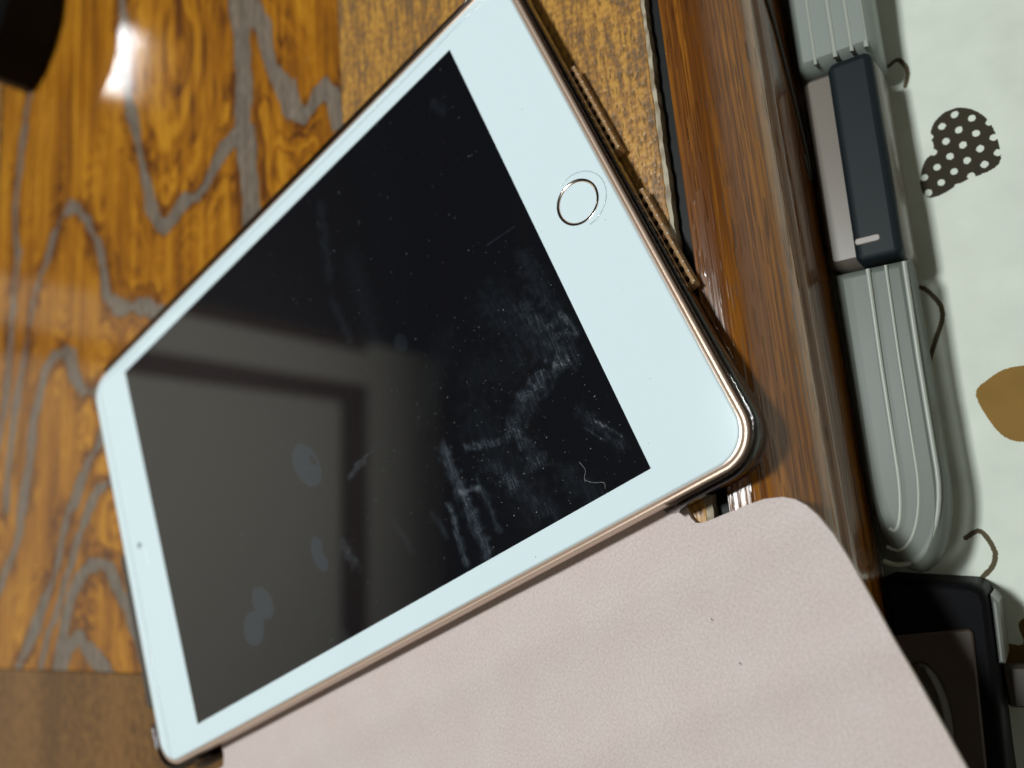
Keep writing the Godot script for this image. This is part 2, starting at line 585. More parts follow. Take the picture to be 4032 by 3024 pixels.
func grainy(a: Color, b: Color, rough: float, seed_: int, w: int, h: int) -> StandardMaterial3D:
	var n := noise_map(seed_, 0.25, w, h, 3)
	var out := PackedByteArray()
	out.resize(w * h * 3)
	for k in w * h:
		var c := b.lerp(a, smoothstep(0.25, 0.7, n[k] / 255.0))
		out[k * 3] = to8(c.r)
		out[k * 3 + 1] = to8(c.g)
		out[k * 3 + 2] = to8(c.b)
	var m := StandardMaterial3D.new()
	m.albedo_texture = texture_of(out, w, h)
	m.roughness = rough
	return m


# ---------------------------------------------------------------- quilt

func build_quilt() -> void:
	var box := Rect2(104, -150, 160, 300)
	var hills := FastNoiseLite.new()
	hills.seed = 3
	hills.frequency = 0.022
	var st := SurfaceTool.new()
	st.begin(Mesh.PRIMITIVE_TRIANGLES)
	st.set_smooth_group(1)
	var nx := 80
	var nz := 100
	for j in nz:
		for i in nx:
			var q: Array = []
			for c in [[0, 0], [1, 0], [1, 1], [0, 1]]:
				var x: float = 104.0 + (i + c[0]) * 4.0
				var z: float = -240.0 + (j + c[1]) * 5.0
				var y := -50.0 + hills.get_noise_2d(x, z * 0.6) * 2.6 + hills.get_noise_2d(x * 2.4 + 90.0, z * 1.3) * 0.9 - maxf(0.0, x - 170.0) * 0.1
				q.append(Vector3(x, y, z))
			quad(st, q[0], q[1], q[2], q[3], box)
	var o := obj("quilt", done(st), quilt_print(box), self)
	tag(o, "white quilt printed with polka dot and brown hearts beside the table", "quilt")


func quilt_print(box: Rect2) -> StandardMaterial3D:
	var w := 960
	var h := 1800
	var k := w / box.size.x
	var cloth := noise_map(81, 0.012, w, h, 4)
	var out := PackedByteArray()
	out.resize(w * h * 3)
	for p in w * h:
		var s := 0.94 + 0.12 * (cloth[p] / 255.0)
		out[p * 3] = to8(0.63 * s)
		out[p * 3 + 1] = to8(0.68 * s)
		out[p * 3 + 2] = to8(0.605 * s)
	var dotted := PackedVector2Array(spline([Vector2(151.6, -46.6), Vector2(154.4, -49.4), Vector2(158.6, -49.3), Vector2(162.4, -45.8), Vector2(163.9, -40.2), Vector2(163.2, -33.8), Vector2(156.4, -32.4), Vector2(149.4, -30.6), Vector2(147.2, -32.6), Vector2(147.6, -36.4), Vector2(149.2, -39.8), Vector2(151.3, -41.6)], 5, true))
	fill(out, w, h, k, box, dotted, Color(0.034, 0.029, 0.02), true)
	var tan_heart := PackedVector2Array(spline([Vector2(149.5, 17.4), Vector2(152.4, 14.2), Vector2(156.7, 12.4), Vector2(162, 13.4), Vector2(165, 20), Vector2(161, 27.4), Vector2(156.6, 28.8), Vector2(152.4, 26.2)], 5, true))
	fill(out, w, h, k, box, tan_heart, Color(0.20, 0.118, 0.034), false)
	for c in [[Vector2(151.5, 73.5), false], [Vector2(176, -84), false], [Vector2(196, -40), true], [Vector2(205, 40), false], [Vector2(188, 80), true], [Vector2(230, -90), true], [Vector2(250, 10), false]]:
		var heart: Array = []
		for q in [Vector2(0, 7), Vector2(-6, 1), Vector2(-7, -5), Vector2(-3, -7), Vector2(0, -4), Vector2(3, -7), Vector2(7, -5), Vector2(6, 1)]:
			heart.append(c[0] + q.rotated(c[0].x * 0.7) * 1.05)
		fill(out, w, h, k, box, PackedVector2Array(spline(heart, 5, true)), Color(0.034, 0.029, 0.02) if c[1] else Color(0.12, 0.07, 0.022), c[1])
	for line in [[Vector2(145.4, -66.6), Vector2(148, -67.0), Vector2(149.4, -63.2), Vector2(148.2, -59.6)], [Vector2(140.8, -10.4), Vector2(143.6, -9.4), Vector2(146.2, -4.6), Vector2(146.0, -1.2), Vector2(144, 3), Vector2(141.4, 8.4)], [Vector2(142.0, 48.0), Vector2(145.0, 46.8), Vector2(146.9, 50.8), Vector2(146.2, 54), Vector2(143.6, 56.6)], [Vector2(170, 40), Vector2(174, 44), Vector2(173, 52)]]:
		stroke(out, w, h, k, box, spline(line, 8), 0.5, Color(0.09, 0.075, 0.045))
	var m := StandardMaterial3D.new()
	m.albedo_texture = texture_of(out, w, h)
	m.roughness = 0.95
	m.metallic_specular = 0.2
	m.rim_enabled = true
	m.rim = 0.2
	m.texture_repeat = false
	return m


func fill(out: PackedByteArray, w: int, h: int, k: float, box: Rect2, poly: PackedVector2Array, c: Color, dots: bool) -> void:
	var r := Rect2(poly[0], Vector2.ZERO)
	for p in poly:
		r = r.expand(p)
	for j in range(maxi(0, int((r.position.y - box.position.y) * k)), mini(h, int((r.end.y - box.position.y) * k) + 1)):
		for i in range(maxi(0, int((r.position.x - box.position.x) * k)), mini(w, int((r.end.x - box.position.x) * k) + 1)):
			var p := box.position + Vector2(i + 0.5, j + 0.5) / k
			if not Geometry2D.is_point_in_polygon(p, poly):
				continue
			if dots:
				var q := (p - Vector2(151.0, -45.0)).rotated(0.5) / 3.4
				var row := roundf(q.y)
				q.x -= 0.5 * fposmod(row, 2.0)
				if Vector2(q.x - roundf(q.x), q.y - row).length() < 0.235:
					continue
			var at := (j * w + i) * 3
			var s := 0.55 + 0.6 * pow(out[at] / 205.0, 6.0)     # the dye takes unevenly on the cloth
			out[at] = to8(c.r * s)
			out[at + 1] = to8(c.g * s)
			out[at + 2] = to8(c.b * s)


func stroke(out: PackedByteArray, w: int, h: int, k: float, box: Rect2, line: Array, half: float, c: Color) -> void:
	for n in line.size() - 1:
		var steps := int((line[n + 1] - line[n]).length() * k) + 1
		for s in steps:
			var p: Vector2 = (line[n].lerp(line[n + 1], float(s) / steps) - box.position) * k
			var r := int(half * k + 1.0)
			for j in range(int(p.y) - r, int(p.y) + r + 1):
				for i in range(int(p.x) - r, int(p.x) + r + 1):
					if i >= 0 and j >= 0 and i < w and j < h and (Vector2(i, j) + Vector2(0.5, 0.5) - p).length() < half * k:
						var at := (j * w + i) * 3
						out[at] = to8(c.r)
						out[at + 1] = to8(c.g)
						out[at + 2] = to8(c.b)


# ---------------------------------------------------------------- things beside the table

func build_pen() -> void:
	var t := thing("plastic_holder", "long translucent plastic holder with a black band on the quilt", "plastic holder", Vector3(135.3, -50.0, 0) * MM, deg_to_rad(-1.6))
	var clear := mat(Color(0.19, 0.215, 0.19), 0.38, 0.0, 0.35)
	clear.transparency = BaseMaterial3D.TRANSPARENCY_ALPHA
	clear.albedo_color.a = 0.62
	var frost := mat(Color(0.33, 0.355, 0.315), 0.4)
	var navy := mat(Color(0.007, 0.012, 0.015), 0.5, 0.0, 0.3)
	# upright rounded section, long along z with a round end towards +z
	var tops := func(x0: float, x1: float, z0: float, z1: float, r_end: float) -> PackedVector2Array:
		var p := PackedVector2Array()
		for k in 17:
			p.append(Vector2((x0 + x1) / 2.0 + (x1 - x0) / 2.0 * cos(PI * k / 16.0), z1 - r_end + r_end * sin(PI * k / 16.0)))
		p.append(Vector2(x0, z0))
		p.append(Vector2(x1, z0))
		return p
	var body: PackedVector2Array = tops.call(-7.9, 8.0, -12.6, 54.0, 20.0)
	obj("body", slab(body, [[3.0, 0.0], [0.9, 2.5], [0.2, 8.0], [0.0, 15.0], [0.6, 18.4], [1.7, 20.0], [2.3, 20.2]]), clear, t)
	var core: PackedVector2Array = tops.call(-5.6, 5.0, -12.0, 49.0, 16.0)
	obj("inner_tube", slab(core, [[1.0, 3.0], [0.0, 5.0], [0.0, 16.0], [1.3, 18.4]]), mat(Color(0.125, 0.15, 0.135), 0.5), t)
	for q in [[6.6, 52.0, 19.0, 0.55, 20.0], [3.0, 49.0, 17.0, 0.38, 20.3], [-0.6, 45.0, 13.0, 0.55, 20.3]]:
		var path: Array = [Vector3(q[0] + 0.3, q[4], -11.4), Vector3(q[0], q[4], 10.0)]
		for k in 13:
			var g := PI * 0.6 * k / 12.0
			path.append(Vector3(-3.0 + (q[0] + 3.0) * cos(g), q[4] - 0.2, q[1] - q[2] + q[2] * sin(g)))
		obj("rib", tube(path, q[3], 6, true, Rect2(0, 0, 100, 100), 0.7), frost, t)
	# black band in its seat, and the clear cap beyond it
	obj("band", slab(round_rect(-2.4, -61.6, 7.2, -12.9, 1.9, 5), [[0.6, 8.0], [0.0, 10.0], [0.0, 19.6], [0.3, 20.4], [0.9, 20.8], [1.7, 20.95]]), navy, t)
	obj("band_seat", slab(round_rect(-9.2, -61.4, 8.2, -13.0, 2.6, 5), [[2.4, 0.0], [0.3, 2.5], [0.0, 12.0], [0.6, 17.6], [2.0, 19.4]]), mat(Color(0.165, 0.142, 0.118), 0.3), t)
	obj("band_slot", slab(round_rect(-2.0, -18.6, 3.2, -17.0, 0.7, 4), [[0.1, 20.0], [0.0, 20.95], [0.2, 21.1]]), mat(Color(0.25, 0.22, 0.2), 0.35), t)
	obj("cap", slab(round_rect(-9.4, -200.0, 8.7, -61.8, 2.7, 5), [[2.5, 0.0], [0.5, 2.0], [0.0, 8.0], [0.0, 16.0], [0.8, 19.4], [2.2, 20.9]]), mat(Color(0.23, 0.26, 0.24), 0.42, 0.0, 0.35), t)
	for q in [[-4.6, 0.45, 20.8], [-0.2, 0.6, 20.8], [3.4, 0.5, 20.8], [6.4, 0.6, 20.3]]:
		obj("cap_rib", tube([Vector3(q[0], q[2], -199.0), Vector3(q[0], q[2], -62.5)], q[1], 6), frost, t)


func build_dark_case() -> void:
	var t := thing("dark_case", "dark brown glossy case with raised oval, lower right beside the table", "case", Vector3(0, -49.5, 0) * MM)
	var shell := mat(Color(0.005, 0.005, 0.006), 0.5, 0.0, 0.12)
	var brown := mat(Color(0.034, 0.022, 0.016), 0.24)
	var outline := PackedVector2Array(spline([Vector2(143.0, 56.2), Vector2(144.9, 57.4), Vector2(145.5, 60.0)], 4))
	outline.append_array(PackedVector2Array([Vector2(143.3, 90.0), Vector2(140.6, 140.0), Vector2(127.0, 140.0), Vector2(127.0, 54.4)]))
	obj("base", slab(outline, [[1.0, 0.5], [0.0, 1.4], [0.0, 17.6], [0.3, 19.2], [0.8, 19.9], [1.3, 20.1]]), shell, t)
	obj("lid_panel", slab(PackedVector2Array([Vector2(142.0, 65.2), Vector2(139.9, 90.0), Vector2(137.4, 136.0), Vector2(127.3, 136.0), Vector2(127.3, 65.6), Vector2(141.4, 64.4)]), [[0.1, 19.6], [0.0, 20.4], [0.15, 20.8], [0.45, 21.0]], Rect2(0, 0, 100, 100), false), brown, t)
	var oval := PackedVector2Array()
	for k in 32:
		var g := TAU * k / 32.0
		oval.append(Vector2(130.8 + 4.9 * cos(g) - 0.8 * sin(g), 82.6 + 12.0 * sin(g)))
	obj("oval_window", slab(oval, [[0.1, 20.8], [0.0, 21.6], [0.5, 22.2], [1.6, 22.7], [3.2, 22.9]]), mat(Color(0.03, 0.026, 0.022), 0.1), t)
	obj("strap", slab(round_rect(144.4, 73.4, 186.0, 81.4, 0.8, 4), [[0.3, 4.0], [0.0, 5.0], [0.0, 8.0], [0.5, 9.0]]), mat(Color(0.03, 0.022, 0.016), 0.6), t)
	var trim := mat(Color(0.15, 0.16, 0.145), 0.3)
	obj("clear_edge", slab(PackedVector2Array([Vector2(146.9, 60.2), Vector2(146.0, 71.5), Vector2(144.9, 71.5), Vector2(145.8, 58.6)]), [[0.3, 0.6], [0.0, 1.4], [0.0, 16.6], [0.4, 17.4]], Rect2(0, 0, 100, 100), false), trim, t)


func build_black_box() -> void:
	var t := thing("black_box", "black glossy box corner at the far left of the table", "box")
	var shell := mat(Color(0.004, 0.004, 0.005), 0.45, 0.0, 0.25)
	var p := PackedVector2Array([Vector2(-163, -226), Vector2(-166, -205), Vector2(-172, -194), Vector2(-181, -185), Vector2(-190, -181), Vector2(-198, -183.5), Vector2(-228, -204), Vector2(-330, -262), Vector2(-330, -420), Vector2(-160, -420), Vector2(-158, -330)])
	p.reverse()
	var q := inset_poly(p, 0.0)
	if Geometry2D.is_polygon_clockwise(q):
		q.reverse()
	obj("body", slab(q, [[1.0, 0.4], [0.0, 1.6], [0.0, 22.0], [1.6, 25.0], [4.0, 26.0]], Rect2(0, 0, 100, 100), false), shell, t)
	obj("lid", slab(inset_poly(q, 9.0), [[0.0, 26.1], [0.0, 29.0], [1.0, 30.0]], Rect2(0, 0, 100, 100), false), mat(Color(0.014, 0.013, 0.012), 0.5), t)


# ---------------------------------------------------------------- tablet

func build_tablet() -> void:
	var t := thing("tablet", "white tablet with dark smudged screen lying in a clear case", "tablet", Vector3.ZERO, turn)
	var gold := mat(Color(0.72, 0.55, 0.44), 0.3, 0.5)
	var outline := round_rect(-101.2, -67.3, 101.2, 67.3, 8.6, 12)
	obj("body", slab(outline, [[4.0, 1.3], [1.2, 1.9], [0.25, 3.2], [0.0, 4.8], [0.0, 6.5], [0.12, 7.0], [0.4, 7.5], [0.62, 7.56], [0.7, 7.42], [0.86, 7.42], [0.95, 7.8], [1.15, 7.97], [1.5, 7.97]]), gold, t)
	var white := mat(Color(0.70, 0.825, 0.875), 0.07)
	# the white front glass: four bars round the screen, the home end cut out for the button
	var g := round_rect(-99.8, -65.9, 99.8, 65.9, 7.6, 12)
	var ring := inset_poly(g, 0.45)
	var st := SurfaceTool.new()
	st.begin(Mesh.PRIMITIVE_TRIANGLES)
	st.set_smooth_group(1)
	var n := g.size()
	for i in n:
		var j := (i + 1) % n
		quad(st, v3(g[i], 7.6), v3(g[j], 7.6), v3(g[j], 8.02), v3(g[i], 8.02), Rect2(0, 0, 1, 1))
		quad(st, v3(g[i], 8.02), v3(g[j], 8.02), v3(ring[j], GLASS), v3(ring[i], GLASS), Rect2(0, 0, 1, 1))
	st.set_smooth_group(2)
	var sx := 79.8
	var sz := 59.85
	var cut := PackedVector2Array()          # the screen opening with small round corners
	for piece in bezel_pieces(ring, sx, sz):
		var tri := Geometry2D.triangulate_polygon(piece)
		for k in range(0, tri.size(), 3):
			var a: Vector2 = piece[tri[k]]
			var b: Vector2 = piece[tri[k + 1]]
			var c: Vector2 = piece[tri[k + 2]]
			for q in ([a, b, c] if (b - a).cross(c - a) > 0.0 else [a, c, b]):
				put(st, v3(q, GLASS), Rect2(0, 0, 1, 1))
	obj("front_glass", done(st, false), white, t)
	obj("screen", slab(round_rect(-sx, -sz, sx, sz, 0.05, 1), [[0.0, 7.7], [0.0, GLASS]], Rect2(-80, -60, 160, 120), false), screen_material(), t)
	# home button in its hole
	var at := Vector2(91.3, 0.3)
	var metal := mat(Color(0.8, 0.66, 0.56), 0.1, 1.0)
	var hoop: Array = []
	for s in [Vector2(5.32, 7.6), Vector2(5.32, 8.2), Vector2(5.27, 8.225), Vector2(4.76, 8.16), Vector2(4.7, 8.1), Vector2(4.7, 7.6)]:
		hoop.append(s)
	var path: Array = []
	for k in 65:
		var d := Vector2.from_angle(TAU * k / 64.0)
		path.append([at, d])
	var button := obj("home_button", slab(ring_poly(4.69, 48, at), [[0.0, 7.5], [0.0, 7.94], [0.12, 8.02]]), white, t)
	obj("ring", sweep_closed(path, hoop), metal, button)
	obj("front_camera", slab(ring_poly(1.15, 24, Vector2(-90.7, -0.4)), [[0.0, 8.0], [0.0, GLASS + 0.01], [0.1, GLASS + 0.02]]), mat(Color(0.42, 0.52, 0.54), 0.1), t).add_child(camera_eye())
	obj("light_sensor", slab(round_rect(-88.4, 2.2, -87.4, 8.2, 0.45, 4), [[0.0, 8.0], [0.0, GLASS + 0.008]]), mat(Color(0.78, 0.9, 0.92), 0.1), t)
	# the protective film: its cut edges stand a little proud round the glass and the button
	var film := mat(Color(0.7, 0.84, 0.87), 0.08)
	film.transparency = BaseMaterial3D.TRANSPARENCY_ALPHA
	film.albedo_color.a = 0.3
	var border: Array = [[Vector2(-95.6, 64.6), Vector2(-1, 0)], [Vector2(-96.2, -61.5), Vector2(-1, 0)], [Vector2(-95.6, -63.4), Vector2(-0.7, -0.7)], [Vector2(-94.0, -64.0), Vector2(0, -1)], [Vector2(97.0, -64.0), Vector2(0, -1)]]
	obj("film_edge", sweep(border, [Vector2(-0.3, GLASS + 0.01), Vector2(-0.26, GLASS + 0.06), Vector2(-0.04, GLASS + 0.06), Vector2(0.04, GLASS + 0.01)]), film, t)
	var arc: Array = []
	for k in 34:
		var d := Vector2.from_angle(-1.95 + 3.6 * k / 33.0)
		arc.append([at + Vector2(0.75, 0), d])
	obj("film_cutout_edge", sweep(arc, [Vector2(6.35, GLASS + 0.01), Vector2(6.4, GLASS + 0.1), Vector2(6.55, GLASS + 0.1), Vector2(6.62, GLASS + 0.01)]), film, t)


func camera_eye() -> MeshInstance3D:
	var o := MeshInstance3D.new()
	o.name = "lens"
	o.mesh = slab(ring_poly(0.62, 20, Vector2(-90.7, -0.4)), [[0.0, 8.1], [0.0, GLASS + 0.03]])
	o.material_override = mat(Color(0.03, 0.035, 0.035), 0.06)
	return o


func sweep_closed(path: Array, section: Array) -> ArrayMesh:
	var rings: Array = []
	for p in path:
		var r: Array = []
		for s in section:
			r.append(v3(p[0] + p[1] * s.x, s.y))
		rings.append(r)
	return loft(rings, Rect2(0, 0, 100, 100), true, false)


func bezel_pieces(ring: PackedVector2Array, sx: float, sz: float) -> Array:
	var out: Array = []
	var big := 300.0
	var hole := ring_poly(5.28, 48, Vector2(91.3, 0.3))
	var home: Array = Geometry2D.intersect_polygons(ring, PackedVector2Array([Vector2(sx, 0.3), Vector2(big, 0.3), Vector2(big, big), Vector2(sx, big)]))
	home.append_array(Geometry2D.intersect_polygons(ring, PackedVector2Array([Vector2(sx, -big), Vector2(big, -big), Vector2(big, 0.3), Vector2(sx, 0.3)])))
	for h in home:
		out.append_array(Geometry2D.clip_polygons(h, hole))
	out.append_array(Geometry2D.intersect_polygons(ring, PackedVector2Array([Vector2(-big, -big), Vector2(-sx, -big), Vector2(-sx, big), Vector2(-big, big)])))
	out.append_array(Geometry2D.intersect_polygons(ring, PackedVector2Array([Vector2(-sx, sz), Vector2(sx, sz), Vector2(sx, big), Vector2(-sx, big)])))
	out.append_array(Geometry2D.intersect_polygons(ring, PackedVector2Array([Vector2(-sx, -big), Vector2(sx, -big), Vector2(sx, -sz), Vector2(-sx, -sz)])))
	return out


# black glass with dried drops, finger smears and streaks lying on it
func screen_material() -> StandardMaterial3D:
	var w := 960
	var h := 720
	var k := 6.0
	var film := PackedFloat32Array()
	film.resize(w * h)
	var n1 := noise_map(91, 0.05, w, h, 4)
	var n2 := noise_map(92, 0.3, w, h, 3)
	var along := noise_map(93, 0.3, w, h, 3, Vector2(1.2, 11))
	# smears: [a, b, a, b, half width, strength, grain 0..1], places on the glass in mm
	for s in [
		[34.5, 31.0, 36.0, 58.0, 2.6, 0.05, 0.6], [30.5, 44.0, 29.5, 58.0, 1.5, 0.05, 0.6], [40.5, 42.0, 41.0, 55.0, 1.3, 0.035, 0.6], [35.0, 43.0, 39.5, 44.0, 1.2, 0.05, 0.3],
		[41.0, 34.4, 49.0, 37.2, 1.6, 0.045, 1.0], [54.0, 36.5, 57.0, 46.5, 3.6, 0.03, 0.9], [44.0, 40.5, 49.0, 47.0, 3.2, 0.018, 0.9], [48.0, 47.0, 56.0, 58.0, 3.4, 0.014, 0.8],
		[74.0, 3.0, 75.5, 24.0, 3.6, 0.016, 0.7], [69.0, 14.0, 74.0, 30.0, 4.4, 0.02, 0.8], [60.0, 32.0, 72.0, 30.0, 3.0, 0.03, 0.8], [55.0, 36.0, 64.0, 31.0, 4.6, 0.018, 0.6],
		[76.5, 20.0, 78.0, 27.0, 1.2, 0.03, 0.6], [71.0, 42.0, 76.0, 53.0, 2.4, 0.016, 0.9], [73.0, 45.0, 77.0, 51.0, 0.6, 0.022, 0.7], [70.0, 45.0, 73.5, 50.5, 0.4, 0.02, 0.7],
		[62.0, 52.0, 66.0, 59.0, 4.0, 0.012, 0.8], [7.0, 21.0, 17.0, 20.5, 0.5, 0.04, 0.6], [4.0, 23.0, 10.0, 21.5, 1.5, 0.03, 0.8], [-5.5, 38.0, -3.0, 44.0, 2.8, 0.025, 0.8],
		[13.0, 40.0, 16.0, 49.0, 1.5, 0.012, 0.7], [19.0, -31.0, 24.0, -52.0, 2.6, 0.012, 0.6], [17.0, -24.0, 19.0, -10.0, 2.2, 0.01, 0.6], [69.0, -51.0, 71.0, -46.0, 1.8, 0.014, 0.6],
		[-15.5, 57.0, -12.0, 61.0, 2.6, 0.012, 0.9], [25.0, 43.0, 27.0, 50.0, 1.2, 0.02, 0.6], [66.7, -6.0, 75.1, -5.2, 0.2, 0.04, 0.5], [50.0, 20.0, 62.0, 24.0, 7.0, 0.007, 0.8], [62.0, 8.0, 70.0, 24.0, 8.0, 0.012, 0.7], [26.0, -6.0, 28.0, -30.0, 5.0, 0.006, 0.6], [46.0, 30.0, 52.0, 54.0, 8.0, 0.008, 0.8], [33.0, 20.0, 46.0, 8.0, 6.0, 0.005, 0.8],
	]:
		var a := Vector2(s[0], s[1])
		var b := Vector2(s[2], s[3])
		var r: float = s[4]
		var lo := Vector2(minf(a.x, b.x), minf(a.y, b.y)) - Vector2(r, r) * 1.5
		var hi := Vector2(maxf(a.x, b.x), maxf(a.y, b.y)) + Vector2(r, r) * 1.5
		for j in range(maxi(0, int((lo.y + 60.0) * k)), mini(h, int((hi.y + 60.0) * k))):
			for i in range(maxi(0, int((lo.x + 80.0) * k)), mini(w, int((hi.x + 80.0) * k))):
				var q := j * w + i
				var p := Vector2(i / k - 80.0, j / k - 60.0)
				var d := p.distance_to(Geometry2D.get_closest_point_to_segment(p, a, b)) / r + (n1[q] / 255.0 - 0.5) * 1.1
				if d < 1.0:
					var grain := lerpf(1.0, smoothstep(0.3, 0.75, n2[q] / 255.0) * 0.7 + smoothstep(0.3, 0.75, along[q] / 255.0) * 0.9, s[6])
					film[q] += 0.42 * s[5] * smoothstep(1.0, 0.0, d) * grain * 1.5
	# dried drops: flat film with a clear outline and a bare dent
	for s in [[-9.6, 12.6, 4.3, 7.4, 0.35, 0.027, 2.6, 1.0], [-14.2, 36.4, 2.6, 5.0, 0.1, 0.026, 2.2, 0.5], [-40.2, 39.2, 3.6, 5.4, 0.5, 0.024, 9.0, 9.0], [-46.4, 44.2, 4.5, 4.6, 0.2, 0.024, 9.0, 9.0], [-43.6, 42.0, 1.8, 2.6, 0.9, 0.024, 9.0, 9.0], [33.7, 0.5, 2.0, 2.6, 0.3, 0.007, 9.0, 9.0]]:
		for j in range(maxi(0, int((s[1] + 50.0) * k)), mini(h, int((s[1] + 70.0) * k))):
			for i in range(maxi(0, int((s[0] + 70.0) * k)), mini(w, int((s[0] + 90.0) * k))):
				var q := j * w + i
				var p: Vector2 = (Vector2(i / k - 80.0, j / k - 60.0) - Vector2(s[0], s[1])).rotated(s[4])
				var wob := (n1[q] / 255.0 - 0.5) * 0.12
				if Vector2(p.x / s[2], p.y / s[3]).length() + wob < 1.0 and Vector2((p.x - s[6]) / 0.8, (p.y - s[7]) / 1.9).length() > 1.0:
					film[q] = maxf(film[q], s[5] * (0.9 + 0.2 * n2[q] / 255.0))
	var out := PackedByteArray()
	out.resize(w * h * 3)
	var shine := PackedByteArray()
	shine.resize(w * h)
	for q in w * h:
		var v := film[q]
		out[q * 3] = to8(0.0062 + v * 0.64)
		out[q * 3 + 1] = to8(0.0068 + v * 0.9)
		out[q * 3 + 2] = to8(0.0085 + v * 1.22)
		shine[q] = clampi(int(10.0 + v * 1400.0), 0, 90)
	var m := StandardMaterial3D.new()
	m.albedo_texture = texture_of(out, w, h)
	m.roughness = 1.0
	m.roughness_texture = texture_of(shine, w, h, true)
	m.metallic_specular = 0.72
	m.texture_repeat = false
	return m


# ---------------------------------------------------------------- clear case with folding cover

func build_case() -> void:
	var t := thing("tablet_case", "clear plastic tablet case with pale pink cover folded open over table edge", "tablet case", Vector3.ZERO, turn)
	var clear := StandardMaterial3D.new()
	clear.albedo_color = Color(0.40, 0.35, 0.32, 0.0)
	clear.roughness = 0.04
	clear.refraction_enabled = true
	clear.refraction_scale = 0.05
	obj("back_shell", slab(round_rect(-100.9, -67.0, 100.9, 67.0, 8.4, 10), [[0.6, 0.12], [0.0, 0.5], [0.0, 1.1], [0.2, 1.25]]), clear, t)
	# rim: from the cover side round the home end and the far side to the camera corner
	var outline := round_rect(-101.45, -67.55, 101.45, 67.55, 8.9, 14)
	var inner := inset_poly(outline, 0.01)
	var line: Array = []
	for k in outline.size():
		line.append([outline[k], (outline[k] - inner[k]).normalized()])
	# outline order: corner (+,+), (-,+), (-,-), (+,-)
	var n := 15
	var section: Array = [Vector2(0.0, 0.3), Vector2(0.5, 0.15), Vector2(0.95, 0.4), Vector2(1.3, 1.2), Vector2(1.45, 3.4), Vector2(1.5, 5.6), Vector2(1.4, 7.2), Vector2(1.1, 7.9), Vector2(0.65, 8.05), Vector2(0.3, 7.6), Vector2(0.12, 6.6), Vector2(0.0, 3.0)]
	var path: Array = []
	path.append([Vector2(-92.55, -67.55), Vector2(0, -1)])
	for k in range(3 * n, 4 * n):
		path.append(line[k])
	for k in range(0, n):
		path.append(line[k])
	path.append([Vector2(78.5, 67.55), Vector2(0, 1)])
	obj("rim", sweep(path, section), clear, t)
	var corner: Array = [[Vector2(-83.5, 67.55), Vector2(0, 1)]]
	for k in range(n, 2 * n):
		corner.append(line[k])
	corner.append([Vector2(-101.45, 53.0), Vector2(-1, 0)])
	obj("corner_rim", sweep(corner, section), clear, t)
	obj("side_strip", slab(round_rect(-103.9, -2.0, -101.4, 48.0, 0.6, 4), [[0.2, 1.2], [0.0, 1.6], [0.0, 6.8], [0.4, 7.4]]), mat(Color(0.05, 0.048, 0.046), 0.12), t)
	# perforated guards in front of the loudspeakers
	var hard := mat(Color(0.5, 0.3, 0.15), 0.08)
	hard.transparency = BaseMaterial3D.TRANSPARENCY_ALPHA
	hard.albedo_color.a = 0.7
	var dark := mat(Color(0.012, 0.01, 0.01), 0.2)
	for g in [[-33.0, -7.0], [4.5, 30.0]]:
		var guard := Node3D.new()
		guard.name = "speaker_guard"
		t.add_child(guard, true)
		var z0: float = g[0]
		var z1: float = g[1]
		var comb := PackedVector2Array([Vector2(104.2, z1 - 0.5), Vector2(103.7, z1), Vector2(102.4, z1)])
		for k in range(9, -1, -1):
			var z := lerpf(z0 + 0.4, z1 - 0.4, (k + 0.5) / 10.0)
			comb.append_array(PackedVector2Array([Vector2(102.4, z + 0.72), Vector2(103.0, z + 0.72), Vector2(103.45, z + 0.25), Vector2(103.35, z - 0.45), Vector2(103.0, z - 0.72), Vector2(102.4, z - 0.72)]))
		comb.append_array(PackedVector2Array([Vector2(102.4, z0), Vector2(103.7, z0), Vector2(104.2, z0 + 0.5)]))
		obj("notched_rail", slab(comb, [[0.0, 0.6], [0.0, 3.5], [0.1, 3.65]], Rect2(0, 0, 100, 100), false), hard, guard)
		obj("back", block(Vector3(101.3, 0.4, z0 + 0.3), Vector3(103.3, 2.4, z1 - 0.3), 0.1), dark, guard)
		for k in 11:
			obj("added_sparkle_bead", slab(ring_poly(0.26, 8, Vector2(104.05, lerpf(z0 + 0.5, z1 - 0.5, k / 10.0))), [[0.1, 3.2], [0.0, 3.6], [0.1, 3.85]]), mat(Color(0.7, 0.6, 0.48), 0.05), guard)  # pale glossy beads added to stand for sparkles along the outer edge
	# cover: a leathery sheet hinged on the long side, bent a little along its folds
	var rows: Array = [[66.4, -80.4, 79.9], [67.6, -80.5, 80.0], [69.2, -80.5, 80.1], [71.0, -80.5, 80.4], [72.2, -80.7, 80.9], [72.75, -81.6, 82.0], [73.05, -84.6, 84.6], [73.3, -88.0, 88.0], [73.55, -91.6, 91.6], [74.05, -95.3, 95.3], [75.2, -98.5, 98.5], [76.6, -100.4, 100.4], [78.4, -101.7, 101.7], [81.0, -102.7, 102.7], [85.0, -103.3, 103.3], [90.0, -103.5, 103.5]]
	for k in 60:
		rows.append([92.0 + k * 2.0, -103.5, 103.5])
	var st := SurfaceTool.new()
	st.begin(Mesh.PRIMITIVE_TRIANGLES)
	var cols := 40
	var hills := FastNoiseLite.new()
	hills.seed = 8
	hills.frequency = 0.012
	var box := Rect2(-104, 64, 208, 150)
